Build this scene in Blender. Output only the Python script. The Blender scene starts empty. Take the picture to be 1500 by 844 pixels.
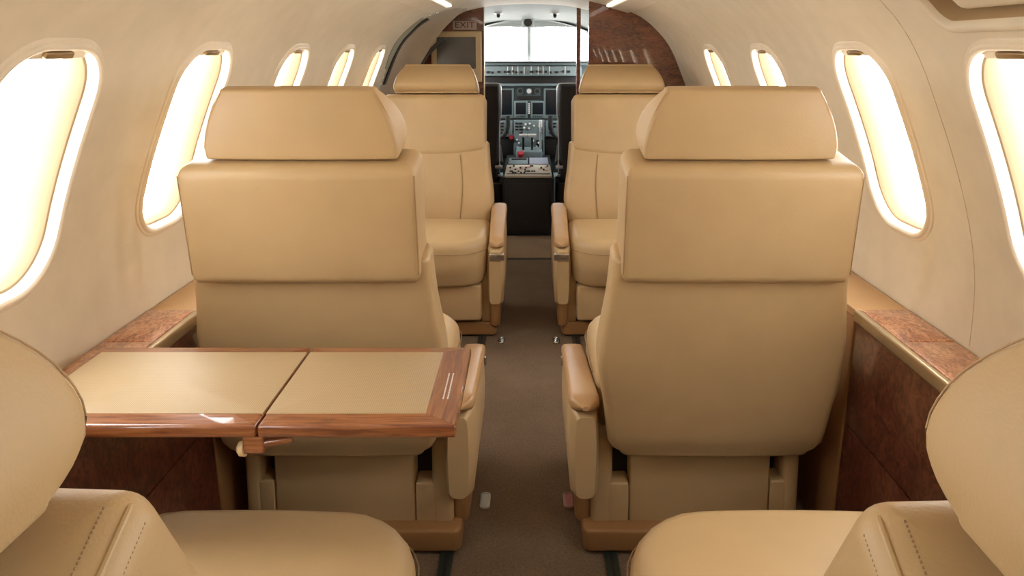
import bpy, bmesh, math, random
from mathutils import Vector, Matrix, geometry
random.seed(4)
PI = math.pi
SC = bpy.context.scene
COL = SC.collection

# ------------------------------------------------------------------ materials
def nodes_mat(name):
    m = bpy.data.materials.new(name); m.use_nodes = True
    nt = m.node_tree
    return m, nt, nt.nodes['Principled BSDF']

def ramp(nt, fac, stops):
    r = nt.nodes.new('ShaderNodeValToRGB')
    el = r.color_ramp.elements
    while len(el) < len(stops): el.new(0.5)
    for e, (p, c) in zip(el, stops):
        e.position = p; e.color = (*c, 1)
    nt.links.new(fac, r.inputs['Fac'])
    return r.outputs['Color']

def coords(nt, scale=(1, 1, 1), rot=(0, 0, 0)):
    t = nt.nodes.new('ShaderNodeTexCoord'); mp = nt.nodes.new('ShaderNodeMapping')
    mp.inputs['Scale'].default_value = scale; mp.inputs['Rotation'].default_value = rot
    nt.links.new(t.outputs['Object'], mp.inputs['Vector'])
    return mp.outputs['Vector']

def noise(nt, vec, scale, detail=4, rough=.55, dist=0):
    n = nt.nodes.new('ShaderNodeTexNoise')
    n.inputs['Scale'].default_value = scale; n.inputs['Detail'].default_value = detail
    n.inputs['Roughness'].default_value = rough; n.inputs['Distortion'].default_value = dist
    nt.links.new(vec, n.inputs['Vector'])
    return n.outputs['Fac']

def bump(nt, b, fac, strength, dist=.001):
    bp = nt.nodes.new('ShaderNodeBump')
    bp.inputs['Strength'].default_value = strength; bp.inputs['Distance'].default_value = dist
    nt.links.new(fac, bp.inputs['Height']); nt.links.new(bp.outputs['Normal'], b.inputs['Normal'])

def plain(name, c, rough=.5, metal=0, coat=0, spec=.5):
    m, nt, b = nodes_mat(name)
    v = coords(nt); f = noise(nt, v, 14, 2)
    col = ramp(nt, f, [(0.3, tuple(x * .96 for x in c)), (0.7, tuple(min(1, x * 1.04) for x in c))])
    nt.links.new(col, b.inputs['Base Color'])
    b.inputs['Roughness'].default_value = rough; b.inputs['Metallic'].default_value = metal
    b.inputs['Coat Weight'].default_value = coat; b.inputs['Coat Roughness'].default_value = .05
    b.inputs['Specular IOR Level'].default_value = spec
    return m

def leather(name, c, rough=.42, grain=.25):
    m, nt, b = nodes_mat(name)
    v = coords(nt)
    f = noise(nt, v, 5, 3)
    col = ramp(nt, f, [(0.3, tuple(x * .93 for x in c)), (0.7, tuple(min(1, x * 1.05) for x in c))])
    nt.links.new(col, b.inputs['Base Color'])
    b.inputs['Roughness'].default_value = rough
    b.inputs['Specular IOR Level'].default_value = .45
    vo = nt.nodes.new('ShaderNodeTexVoronoi'); vo.inputs['Scale'].default_value = 420
    nt.links.new(v, vo.inputs['Vector'])
    bump(nt, b, vo.outputs['Distance'], grain, .0006)
    return m

def wood(name, dark, mid, light, scale=(1, 1, 1), nscale=26, dist=2.5, coat=.6, rough=.35, coatrough=.06, ior=1.5):
    m, nt, b = nodes_mat(name)
    v = coords(nt, scale)
    f = noise(nt, v, nscale, 5, .6, dist)
    f2 = noise(nt, v, nscale * .28, 3, .5, 1.0)
    mx = nt.nodes.new('ShaderNodeMath'); mx.operation = 'ADD'
    sc = nt.nodes.new('ShaderNodeMath'); sc.operation = 'MULTIPLY'; sc.inputs[1].default_value = .45
    nt.links.new(f2, sc.inputs[0]); nt.links.new(f, mx.inputs[0]); nt.links.new(sc.outputs[0], mx.inputs[1])
    col = ramp(nt, mx.outputs[0], [(.56, dark), (.71, mid), (.88, light)])
    nt.links.new(col, b.inputs['Base Color'])
    b.inputs['Roughness'].default_value = rough
    b.inputs['Coat Weight'].default_value = coat; b.inputs['Coat Roughness'].default_value = coatrough; b.inputs['Coat IOR'].default_value = ior
    return m

M = {}
LC = (.50, .342, .168)
M['leather'] = leather('tan_leather', LC)
M['leather_seam'] = plain('tan_leather_seam', (.30, .18, .085), .6)
M['leather_cap'] = leather('brown_leather_cap', (.45, .265, .118), .32, .15)
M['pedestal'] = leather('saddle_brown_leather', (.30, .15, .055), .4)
M['stitch'] = plain('brown_thread', (.32, .20, .10), .8)
M['slot'] = plain('black_plastic', (.012, .011, .01), .5)
M['ivory'] = plain('ivory_liner', (.735, .65, .495), .5)
M['ceiling'] = plain('ivory_headliner', (.735, .64, .49), .55)
M['rim'] = plain('ivory_window_rim', (.80, .70, .54), .35)
M['shade'] = plain('pleated_tan_shade', (.42, .31, .18), .6)
M['bronze'] = plain('bronze_handle', (.33, .23, .12), .3, .6)
M['groove'] = plain('liner_groove', (.56, .44, .31), .7)
M['fine_seam'] = plain('tan_leather_fine_seam', (.40, .255, .125), .6)
M['wood'] = wood('glossy_sapele_veneer', (.105, .028, .010), (.215, .066, .025), (.33, .12, .048), (1, 1, 2.6), 24, 1.6, .9, .35, .03)
M['bulkhead'] = wood('polished_bulkhead_veneer', (.066, .014, .005), (.15, .036, .014), (.24, .070, .027), (1, 1, 2.6), 24, 1.6, 1.0, .4, .02, 1.75)
M['burl'] = wood('burl_veneer', (.20, .06, .025), (.40, .155, .068), (.60, .31, .155), (1.6, .8, 1), 55, 2.0, .7, .3)
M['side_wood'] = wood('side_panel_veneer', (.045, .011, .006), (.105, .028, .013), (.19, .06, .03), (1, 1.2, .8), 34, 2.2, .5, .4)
M['edge_wood'] = wood('table_edge_veneer', (.15, .042, .016), (.27, .090, .031), (.38, .150, .056), (.35, 5, 5), 30, .5, .9, .3, .04)
M['end_wood'] = wood('table_end_veneer', (.13, .038, .014), (.24, .078, .027), (.34, .13, .048), (5, .35, 5), 30, .5, .9, .3, .04)
M['brass'] = plain('satin_brass', (.56, .44, .27), .32, .75)
M['chrome'] = plain('chrome', (.62, .60, .56), .2, .95)
M['red_plastic'] = plain('dusty_red_plastic', (.34, .10, .09), .5)
M['pale_plastic'] = plain('pale_grey_plastic', (.45, .47, .44), .4)
M['track'] = plain('dark_green_track', (.03, .045, .035), .4, .4)
M['black'] = plain('black_upholstery', (.022, .021, .019), .6)
M['dark'] = plain('dark_trim', (.02, .018, .016), .45)
M['cockpit_grey'] = plain('cockpit_grey_liner', (.30, .325, .305), .6)
M['panel_grey'] = plain('instrument_grey', (.085, .115, .115), .5)
M['panel_light'] = plain('instrument_light_grey', (.165, .21, .21), .5)
M['screen'] = plain('dark_display_glass', (.012, .016, .02), .12)
M['tv'] = plain('grey_monitor_glass', (.15, .146, .14), .25)
M['cream'] = plain('cream_panel', (.62, .54, .43), .45)
M['tan_plastic'] = plain('tan_bezel', (.70, .54, .31), .4)
M['white'] = plain('white_marking', (.75, .72, .68), .5)
M['sign'] = plain('grey_sign_plate', (.46, .37, .33), .35)
M['sign_red'] = plain('dull_red_letters', (.11, .012, .012), .5)
M['red'] = plain('red_knob', (.35, .02, .025), .4)
M['metal_floor'] = plain('threshold_metal', (.10, .085, .07), .4, .5)
M['silver'] = plain('silver_lever', (.7, .7, .68), .3, .5)
M['orange_label'] = plain('red_label', (.42, .08, .05), .5)

def carpet(name, c):
    m, nt, b = nodes_mat(name)
    v = coords(nt)
    f = noise(nt, v, 170, 4, .8); g = noise(nt, v, 6, 3)
    mx = nt.nodes.new('ShaderNodeMath'); mx.operation = 'MULTIPLY_ADD'; mx.inputs[1].default_value = .25
    nt.links.new(g, mx.inputs[0]); nt.links.new(f, mx.inputs[2])
    col = ramp(nt, mx.outputs[0], [(.40, tuple(x * .6 for x in c)), (.85, tuple(x * 1.4 for x in c))])
    nt.links.new(col, b.inputs['Base Color'])
    b.inputs['Roughness'].default_value = .95; b.inputs['Specular IOR Level'].default_value = .1
    bump(nt, b, f, .8, .004)
    return m
M['carpet'] = carpet('taupe_carpet', (.185, .128, .083))
M['carpet_light'] = carpet('warm_beige_carpet', (.33, .22, .13))

def weave(name, c):
    m, nt, b = nodes_mat(name)
    v = coords(nt)
    ch = nt.nodes.new('ShaderNodeTexWave'); ch.inputs['Scale'].default_value = 90; ch.inputs['Distortion'].default_value = .6
    ch2 = nt.nodes.new('ShaderNodeTexWave'); ch2.inputs['Scale'].default_value = 90; ch2.bands_direction = 'Y'
    nt.links.new(v, ch.inputs['Vector']); nt.links.new(v, ch2.inputs['Vector'])
    mx = nt.nodes.new('ShaderNodeMath'); mx.operation = 'MULTIPLY'
    nt.links.new(ch.outputs['Fac'], mx.inputs[0]); nt.links.new(ch2.outputs['Fac'], mx.inputs[1])
    col = ramp(nt, mx.outputs[0], [(0, tuple(x * .82 for x in c)), (1, tuple(min(1, x * 1.12) for x in c))])
    nt.links.new(col, b.inputs['Base Color'])
    b.inputs['Roughness'].default_value = .45
    bump(nt, b, mx.outputs[0], .3, .001)
    return m
M['weave'] = weave('woven_leather_inlay', (.52, .38, .21))

def glass(name, tint=(1, 1, 1)):
    m, nt, b = nodes_mat(name)
    nt.nodes.remove(b)
    out = nt.nodes['Material Output']
    tr = nt.nodes.new('ShaderNodeBsdfTransparent'); tr.inputs['Color'].default_value = (*tint, 1)
    gl = nt.nodes.new('ShaderNodeBsdfGlossy'); gl.inputs['Roughness'].default_value = .02
    lw = nt.nodes.new('ShaderNodeLayerWeight'); lw.inputs['Blend'].default_value = .12
    fr = nt.nodes.new('ShaderNodeMath'); fr.operation = 'MULTIPLY'; fr.inputs[1].default_value = .35
    nt.links.new(lw.outputs['Facing'], fr.inputs[0])
    mx = nt.nodes.new('ShaderNodeMixShader')
    nt.links.new(fr.outputs[0], mx.inputs[0]); nt.links.new(tr.outputs[0], mx.inputs[1]); nt.links.new(gl.outputs[0], mx.inputs[2])
    nt.links.new(mx.outputs[0], out.inputs['Surface'])
    return m
M['glass'] = glass('window_acrylic')

def emit(name, c, s):
    m, nt, b = nodes_mat(name)
    b.inputs['Base Color'].default_value = (.8, .78, .72, 1)
    b.inputs['Emission Color'].default_value = (*c, 1); b.inputs['Emission Strength'].default_value = s
    return m
M['lamp'] = emit('ceiling_wash_lens', (1, .95, .87), 1.6)

# ------------------------------------------------------------------ object helpers
def obj(name, bm, mat, parent=None, smooth=True, recalc=True):
    if recalc: bmesh.ops.recalc_face_normals(bm, faces=bm.faces[:])
    me = bpy.data.meshes.new(name); bm.to_mesh(me); bm.free()
    me.materials.append(mat)
    if smooth:
        me.shade_smooth()
        try: me.set_sharp_from_angle(angle=math.radians(40))
        except Exception: pass
    o = bpy.data.objects.new(name, me); COL.objects.link(o)
    if parent: o.parent = parent
    return o

def thing(name, label, cat, loc=(0, 0, 0), rz=0, group=None):
    o = bpy.data.objects.new(name, None); COL.objects.link(o)
    o.location = loc; o.rotation_euler = (0, 0, rz); o.empty_display_size = .1
    o['label'] = label; o['category'] = cat
    if group: o['group'] = group
    return o

def tag(o, label, cat, group=None):
    o['label'] = label; o['category'] = cat
    if group: o['group'] = group
    return o

def struct(o):
    o['kind'] = 'structure'; return o

def rrect(x0, x1, y0, y1, r, bx=0, by=0, nc=6, ns=8):
    """closed ring of a rounded rectangle; r one radius or (x0y0, x1y0, x1y1, x0y1); bx/by puff the sides out"""
    if not isinstance(r, (tuple, list)): r = (r,) * 4
    lim = min(x1 - x0, y1 - y0) * .499
    r = [max(.0004, min(q, lim)) for q in r]
    cs = [(x0 + r[0], y0 + r[0], PI, r[0]), (x1 - r[1], y0 + r[1], 1.5 * PI, r[1]), (x1 - r[2], y1 - r[2], 0, r[2]), (x0 + r[3], y1 - r[3], .5 * PI, r[3])]
    arcs = []
    for cx, cy, a0, q in cs:
        arcs.append([(cx + q * math.cos(a0 + .5 * PI * k / nc), cy + q * math.sin(a0 + .5 * PI * k / nc)) for k in range(nc + 1)])
    pts = []
    for i in range(4):
        pts += arcs[i]
        a = arcs[i][-1]; b = arcs[(i + 1) % 4][0]
        pts += [(a[0] + (b[0] - a[0]) * k / ns, a[1] + (b[1] - a[1]) * k / ns) for k in range(1, ns)]
    mx, my = (x0 + x1) / 2, (y0 + y1) / 2; hx, hy = (x1 - x0) / 2, (y1 - y0) / 2
    out = []
    for x, y in pts:
        u = (x - mx) / hx; v = (y - my) / hy
        ox = bx * (1 - v * v) * u if bx else 0
        oy = by * (1 - u * u) * v if by else 0
        out.append((x + ox, y + oy))
    return out

def loft_rings(bm, rings, fn=None, cap0=0, cap1=0, kcap=4):
    """rings: lists of 3-D points with equal counts; caps are concentric fans with an optional bulge along the ring step"""
    fn = fn or (lambda p: p)
    V = [[bm.verts.new(fn(p)) for p in r] for r in rings]
    n = len(V[0])
    for a, b in zip(V, V[1:]):
        for i in range(n):
            bm.faces.new((a[i], a[(i + 1) % n], b[(i + 1) % n], b[i]))
    for which, bulge in ((0, cap0), (-1, cap1)):
        if bulge is None: continue
        r = rings[which]; c = [sum(p[k] for p in r) / n for k in range(3)]
        prev = V[which]
        dirz = -1 if which == 0 else 1
        for k in range(1, kcap):
            s = 1 - k / kcap
            ring = [bm.verts.new(fn((c[0] + (p[0] - c[0]) * s, c[1] + (p[1] - c[1]) * s, c[2] + (p[2] - c[2]) * s + dirz * bulge * (1 - s * s)))) for p in r]
            for i in range(n):
                bm.faces.new((prev[i], prev[(i + 1) % n], ring[(i + 1) % n], ring[i]))
            prev = ring
        cv = bm.verts.new(fn((c[0], c[1], c[2] + dirz * bulge)))
        for i in range(n):
            bm.faces.new((prev[i], prev[(i + 1) % n], cv))
    return bm

def loft(bm, levels, fn=None, e0=.01, e1=.01, cap0=0, cap1=0, ke=5):
    """levels: (z, x0, x1, y0, y1, r, bx, by); ends rounded with radius e0 / e1"""
    L = []
    def inset(l, d, z):
        _, x0, x1, y0, y1, r, bx, by = l
        rr = tuple(max(.0005, q - d) for q in r) if isinstance(r, (tuple, list)) else max(.0005, r - d)
        return (z, x0 + d, x1 - d, y0 + d, y1 - d, rr, bx, by)
    lo, hi = levels[0], levels[-1]
    if e0 > 0:
        for k in range(ke):
            a = .5 * PI * k / ke
            L.append(inset(lo, e0 * (1 - math.sin(a)), lo[0] - e0 * math.cos(a)))
    L += levels
    if e1 > 0:
        for k in range(1, ke + 1):
            a = .5 * PI * k / ke
            L.append(inset(hi, e1 * (1 - math.cos(a)), hi[0] + e1 * math.sin(a)))
    rings = [[(x, y, l[0]) for x, y in rrect(l[1], l[2], l[3], l[4], l[5], l[6], l[7])] for l in L]
    return loft_rings(bm, rings, fn, cap0, cap1)

def rbox(bm, x0, x1, y0, y1, z0, z1, r=.004, e=.003, fn=None):
    x0, x1 = sorted((x0, x1)); y0, y1 = sorted((y0, y1)); z0, z1 = sorted((z0, z1))
    e = min(e, (z1 - z0) * .45, (x1 - x0) * .45, (y1 - y0) * .45); 
    rings = []
    for k in range(4):
        a = .5 * PI * k / 3
        d = e * (1 - math.sin(a)); rings.append((z0 + e - e * math.cos(a), d))
    for k in range(4):
        a = .5 * PI * k / 3
        d = e * (1 - math.cos(a)); rings.append((z1 - e + e * math.sin(a), d))
    rr = [[(x, y, z) for x, y in rrect(x0 + d, x1 - d, y0 + d, y1 - d, max(.0004, r - d), nc=3, ns=1)] for z, d in rings]
    return loft_rings(bm, rr, fn, 0, 0, 1)

def BX(*a, **k): return rbox(bmesh.new(), *a, **k)

def tube(bm, path, r, n=8, fn=None, close_ends=True):
    fn = fn or (lambda p: p)
    P = [Vector(fn(p)) for p in path]
    rings = []
    up = Vector((0, 0, 1))
    for i, p in enumerate(P):
        t = (P[min(i + 1, len(P) - 1)] - P[max(i - 1, 0)]).normalized()
        ref = up if abs(t.dot(up)) < .95 else Vector((0, 1, 0))
        a = t.cross(ref).normalized(); b = t.cross(a).normalized()
        rr = r[i] if isinstance(r, (list, tuple)) else r
        rings.append([p + a * rr * math.cos(2 * PI * k / n) + b * rr * math.sin(2 * PI * k / n) for k in range(n)])
    return loft_rings(bm, [[tuple(q) for q in rg] for rg in rings], None, 0 if close_ends else None, 0 if close_ends else None, 1)

def catmull(pts, n=6):
    out = []
    for i in range(len(pts) - 1):
        p0 = pts[max(i - 1, 0)]; p1 = pts[i]; p2 = pts[i + 1]; p3 = pts[min(i + 2, len(pts) - 1)]
        for k in range(n):
            t = k / n
            out.append(tuple(.5 * ((2 * b) + (-a + c) * t + (2 * a - 5 * b + 4 * c - d) * t * t + (-a + 3 * b - 3 * c + d) * t ** 3) for a, b, c, d in zip(p0, p1, p2, p3)))
    out.append(tuple(pts[-1]))
    return out

def lerp_table(tab, x):
    if x <= tab[0][0]: return tab[0][1]
    for (a, va), (b, vb) in zip(tab, tab[1:]):
        if x <= b: return va + (vb - va) * (x - a) / (b - a)
    return tab[-1][1]

def text_bm(s, size, depth):
    cu = bpy.data.curves.new('lettering', 'FONT'); cu.body = s; cu.size = size; cu.extrude = depth
    cu.align_x = 'CENTER'; cu.align_y = 'CENTER'
    o = bpy.data.objects.new('lettering', cu); COL.objects.link(o)
    dg = bpy.context.evaluated_depsgraph_get(); dg.update()
    me = bpy.data.meshes.new_from_object(o.evaluated_get(dg))
    bm = bmesh.new(); bm.from_mesh(me)
    bpy.data.objects.remove(o); bpy.data.curves.remove(cu); bpy.data.meshes.remove(me)
    return bm

# ------------------------------------------------------------------ cabin cross-section
# (half width, height), from the middle of the ceiling down to the floor
PROF = [(0, 1.50), (.2, 1.492), (.36, 1.462), (.56, 1.405), (.68, 1.31), (.745, 1.223), (.80, 1.10), (.842, .99), (.87, .90), (.888, .82), (.897, .74), (.895, .62), (.88, .5), (.85, .25), (.80, .0)]
PF = catmull(PROF, 8)
ARC = [0]
for a, b in zip(PF, PF[1:]): ARC.append(ARC[-1] + math.dist(a, b))
def prof_at(s):
    """point and outward normal at arc length s"""
    s = max(0, min(ARC[-1] - 1e-6, s))
    lo, hi = 0, len(ARC) - 1
    while hi - lo > 1:
        mid = (lo + hi) // 2
        if ARC[mid] <= s: lo = mid
        else: hi = mid
    t = (s - ARC[lo]) / (ARC[hi] - ARC[lo])
    a, b = PF[lo], PF[hi]
    def tang(i):
        p, q = PF[max(i - 1, 0)], PF[min(i + 1, len(PF) - 1)]
        return Vector((q[0] - p[0], q[1] - p[1]))
    tg = (tang(lo) * (1 - t) + tang(hi) * t).normalized()
    return (a[0] + (b[0] - a[0]) * t, a[1] + (b[1] - a[1]) * t), (-tg[1], tg[0])
def s_of_z(z):
    for i in range(len(PF) - 1):
        if PF[i][1] >= z >= PF[i + 1][1]:
            return ARC[i] + (ARC[i + 1] - ARC[i]) * (PF[i][1] - z) / max(1e-9, PF[i][1] - PF[i + 1][1])
    return ARC[-1]
def x_of_z(z): return prof_at(s_of_z(z))[0][0]
def on_wall(side, y, s, n=0):
    (x, z), (nx, nz) = prof_at(s)
    return Vector((side * (x + nx * n), y, z + nz * n))

S_TOP = s_of_z(1.435)                          # ceiling / wall seam
S_BOT = ARC[-1] - .001
S_W0, S_W1 = s_of_z(1.236), s_of_z(.800)       # window hole
Y_AFT = -1.2
WIN_HALF = .142

def window_loop(yc, d, n=None):
    sm, sh = (S_W0 + S_W1) / 2, (S_W1 - S_W0) / 2
    return rrect(yc - WIN_HALF + d, yc + WIN_HALF - d, sm - sh + d, sm + sh - d, (max(.01, .105 - d),) * 4, 0, 0, 9, 6)

def build_wall(side, name, y0, y1, centres, slots=()):
    verts, edges = [], []
    for a, b, c, d in slots:
        k = len(verts); lp = rrect(a, b, c, d, .03, 0, 0, 5, 10); verts += [Vector(p) for p in lp]
        edges += [(k + i, k + (i + 1) % len(lp)) for i in range(len(lp))]
    loops = []
    for yc in centres:
        lp = window_loop(yc, 0); loops.append(lp)
        k = len(verts); verts += [Vector(p) for p in lp]
        edges += [(k + i, k + (i + 1) % len(lp)) for i in range(len(lp))]
    ns = 40; ny = int((y1 - y0) / .05)
    sm, sh = (S_W0 + S_W1) / 2, (S_W1 - S_W0) / 2
    for i in range(ns + 1):
        s = S_TOP + (S_BOT - S_TOP) * i / ns
        for j in range(ny + 1):
            y = y0 + (y1 - y0) * j / ny
            if any(abs(y - yc) < WIN_HALF + .012 and abs(s - sm) < sh + .012 for yc in centres): continue
            if any(a - .012 < y < b + .012 and c - .012 < s < d + .012 for a, b, c, d in slots): continue
            verts.append(Vector((y, s)))
    res = geometry.delaunay_2d_cdt(verts, edges, [], 0, 1e-5)
    ov, of = res[0], res[2]
    def inside(p):
        for a, b, c, d in slots:
            if a < p[0] < b and c < p[1] < d:
                u, v = abs(p[0] - (a + b) / 2) - ((b - a) / 2 - .03), abs(p[1] - (c + d) / 2) - ((d - c) / 2 - .03)
                return not (u > 0 and v > 0 and u * u + v * v > .03 ** 2 + 1e-9)
        for yc in centres:
            u, v = abs(p[0] - yc), abs(p[1] - sm)
            if u < WIN_HALF and v < sh:
                cu, cv = u - (WIN_HALF - .105), v - (sh - .105)
                if cu > 0 and cv > 0 and cu * cu + cv * cv > .105 ** 2 + 1e-9: continue
                return True
        return False
    bm = bmesh.new()
    V = [bm.verts.new(on_wall(side, p[0], p[1])) for p in ov]
    for f in of:
        c = sum((ov[i] for i in f), Vector((0, 0))) / len(f)
        if inside(c): continue
        try: bm.faces.new([V[i] for i in f])
        except ValueError: pass
    loose = [v for v in bm.verts if not v.link_faces]
    bmesh.ops.delete(bm, geom=loose, context='VERTS')
    return struct(obj(name, bm, M['ivory']))

L_WIN = [1.185, 1.757, 2.412, 3.065, 3.735]
R_WIN = [1.155, 1.712, 2.392, 3.06]
AFT_WIN = [.52, -.13, -.78]
Y_RBULK, Y_LDOOR, Y_LBULK = 3.9, 4.13, 4.60
build_wall(-1, 'wall_left', Y_AFT, Y_LDOOR, L_WIN + AFT_WIN)
SVC = (.55, 1.285, s_of_z(1.405), s_of_z(1.272))
build_wall(1, 'wall_right', Y_AFT, Y_LBULK, R_WIN + AFT_WIN, (SVC,))

# ceiling
bm = bmesh.new()
rows = []
for k in range(-12, 13):
    s = S_TOP * abs(k) / 12
    rows.append([bm.verts.new(on_wall(1 if k >= 0 else -1, Y_AFT + (Y_LBULK - Y_AFT) * j / 20, s)) for j in range(21)])
for a, b in zip(rows, rows[1:]):
    for j in range(20): bm.faces.new((a[j], a[j + 1], b[j + 1], b[j]))
struct(obj('ceiling', bm, M['ceiling']))
# floor, cockpit floor
bm = bmesh.new(); rbox(bm, -.82, .82, Y_AFT, 4.21, -.05, 0, .002, .001)
struct(obj('floor', bm, M['carpet']))
bm = bmesh.new(); rbox(bm, -.82, .82, 4.222, 4.74, -.05, .006, .002, .001)
struct(obj('floor_entry', bm, M['carpet_light']))
bm = bmesh.new(); rbox(bm, -.82, .82, 4.741, 7.0, -.05, .006, .002, .001)
struct(obj('floor_cockpit', bm, M['black']))
bm = bmesh.new(); rbox(bm, -.30, .30, 4.205, 4.228, -.03, .006, .002, .002)
struct(obj('trim_1', bm, M['metal_floor']))
# aft wall, unseen: set close and veneered dark to cut fill light
def section_bm(y, t, x_in=None, side=None, scale=1.0, z0=0):
    """solid slice of the cabin cross-section, thickness t; optional one-sided from x_in outwards"""
    pts = []
    sl = [ARC[-1] * k / 60 for k in range(61)]
    if side is None:
        for s in reversed(sl[1:]): p = prof_at(s)[0]; pts.append((-p[0] * scale, p[1]))
        for s in sl: p = prof_at(s)[0]; pts.append((p[0] * scale, p[1]))
    else:
        q = [prof_at(s)[0] for s in sl]
        q = [p for p in q if p[0] * scale > abs(x_in) + .003]
        ztop = 1.5
        for (a, b) in zip([prof_at(s)[0] for s in sl], [prof_at(s)[0] for s in sl][1:]):
            if a[0] * scale <= abs(x_in) <= b[0] * scale:
                ztop = a[1] + (b[1] - a[1]) * (abs(x_in) / scale - a[0]) / max(1e-6, b[0] - a[0]); break
        pts = [(side * abs(x_in), z0), (side * abs(x_in), ztop)] + [(side * p[0] * scale, p[1]) for p in q]
    b_ = bmesh.new()
    A = [b_.verts.new((x, y, z)) for x, z in pts]; B = [b_.verts.new((x, y + t, z)) for x, z in pts]
    b_.faces.new(A); b_.faces.new(B)
    for i in range(len(A)):
        j = (i + 1) % len(A); b_.faces.new((A[i], A[j], B[j], B[i]))
    return b_
struct(obj('wall_aft', section_bm(Y_AFT - .04, .04), M['side_wood'], smooth=False))

# seams between liner panels
def wall_line(side, y, z0, z1, r, lean=0):
    s0, s1 = s_of_z(z1), s_of_z(z0)
    return [tuple(on_wall(side, y + lean * k / 30, s0 + (s1 - s0) * k / 30, -.0002)) for k in range(31)]
tr = 1
for side, y in ((1, 1.43), (1, -.5), (-1, -.5)):
    tr += 1
    struct(obj('trim_%d' % tr, tube(bmesh.new(), wall_line(side, y, .63, 1.43, 0), .0009, 6), M['groove']))

# ------------------------------------------------------------------ windows
PORTALS = []
def window(n, side, yc):
    prof = [(-.013, .0008), (-.0115, -.0024), (-.0095, -.0034), (-.006, -.0042), (-.003, -.0085), (.001, -.0098), (.0045, -.0085), (.008, -.006), (.009, -.001), (.010, .004), (.011, .009), (.012, .013)]
    bm = bmesh.new()
    rings = []
    for d, nn in prof:
        rings.append([tuple(on_wall(side, y, s, nn)) for y, s in window_loop(yc, d)])
    loft_rings(bm, rings, None, None, None)
    w = struct(obj('window_%d' % n, bm, M['rim'], recalc=True))
    bm = bmesh.new()
    rings = [[tuple(on_wall(side, y, s, nn)) for y, s in window_loop(yc, d)] for d, nn in [(.012, .013), (.0125, .0135), (.0155, .014), (.0165, .015), (.025, .038), (.027, .046)]]
    loft_rings(bm, rings, None, None, None)
    obj('window_reveal', bm, M['shade'], w)
    bm = bmesh.new()
    rings = [[tuple(on_wall(side, y, s, nn)) for y, s in window_loop(yc, .027)] for nn in (.046,)]
    loft_rings(bm, rings, None, None, 0)
    obj('pane', bm, M['glass'], w)
    # shade pulled up under the head of the reveal, with its bronze handle
    bm = bmesh.new()
    def fn(p): return on_wall(side, p[0], p[1], p[2])
    rbox(bm, yc - .080, yc + .080, S_W0 + .012, S_W0 + .030, .006, .040, .004, .003, fn)
    b = obj('shade_cassette', bm, M['rim'], w)
    bm = bmesh.new()
    rbox(bm, yc - .035, yc + .035, S_W0 + .014, S_W0 + .026, -.002, .010, .003, .003, fn)
    obj('shade_handle', bm, M['bronze'], b)
    # daylight portal
    li = bpy.data.lights.new('daylight_portal', 'AREA'); li.shape = 'RECTANGLE'; li.size = .26; li.size_y = .44
    li.cycles.is_portal = True
    lo = bpy.data.objects.new('daylight_portal', li); COL.objects.link(lo)
    c = on_wall(side, yc, (S_W0 + S_W1) / 2, .065)
    (_, _), (nx, nz) = prof_at((S_W0 + S_W1) / 2)
    d = Vector((-side * nx, 0, -nz))
    lo.location = c
    lo.rotation_euler = d.to_track_quat('-Z', 'Z').to_euler()
    return w
n = 0
for side, lst in ((-1, L_WIN + AFT_WIN), (1, R_WIN + AFT_WIN)):
    for yc in lst:
        n += 1; window(n, side, yc)
NWIN = n

# ------------------------------------------------------------------ side ledges
def ledge(side, label, xi, z, y_wood):
    t = thing('side_ledge', label, 'ledge', (side * .82, 1.0, 0))
    ox, oy = -side * .82, -1.0
    xo = x_of_z(z) - .004
    def B(x0, x1, y0, y1, z0, z1, r=.003, e=.003):
        return BX(side * x0 + ox, side * x1 + ox, y0 + oy, y1 + oy, z0, z1, r, e)
    yA, yB = -1.19, 3.86
    # leather and veneer tops along the ledge
    obj('leather_top', B(xi, xo, y_wood + .002, yB, z - .02, z), M['leather_cap'], t)
    obj('veneer_top', B(xi + .012, xo, 1.47, y_wood - .001, z - .02, z + .002), M['burl'], t)
    obj('veneer_top', B(xi + .012, xo, .35, 1.468, z - .02, z + .002), M['burl'], t)
    obj('veneer_top', B(xi + .012, xo, yA, .348, z - .02, z + .002), M['burl'], t)
    obj('edge_strip', B(xi - .006, xi + .012, yA, y_wood, z - .026, z + .003, .006, .006), M['brass'], t)
    # side panels below, leaning in towards the floor
    def lean(x0, x1, y0, y1, z0, z1):
        def fn(p): return (p[0] - side * .03 * (z - p[2]) / z, p[1], p[2])
        return BX(side * x0 + ox, side * x1 + ox, y0 + oy, y1 + oy, z0, z1, .003, .002, fn)
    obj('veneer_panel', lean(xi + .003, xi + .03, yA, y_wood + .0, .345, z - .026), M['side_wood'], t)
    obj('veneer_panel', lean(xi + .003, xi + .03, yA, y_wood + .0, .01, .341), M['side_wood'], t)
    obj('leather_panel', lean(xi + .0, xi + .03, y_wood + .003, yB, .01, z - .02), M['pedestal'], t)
    return t
ledge(-1, 'long veneer topped side ledge under the windows on the table side', .772, .622, 1.66)
ledge(1, 'long veneer topped side ledge under the windows opposite the table', .766, .622, 1.66)

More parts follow.
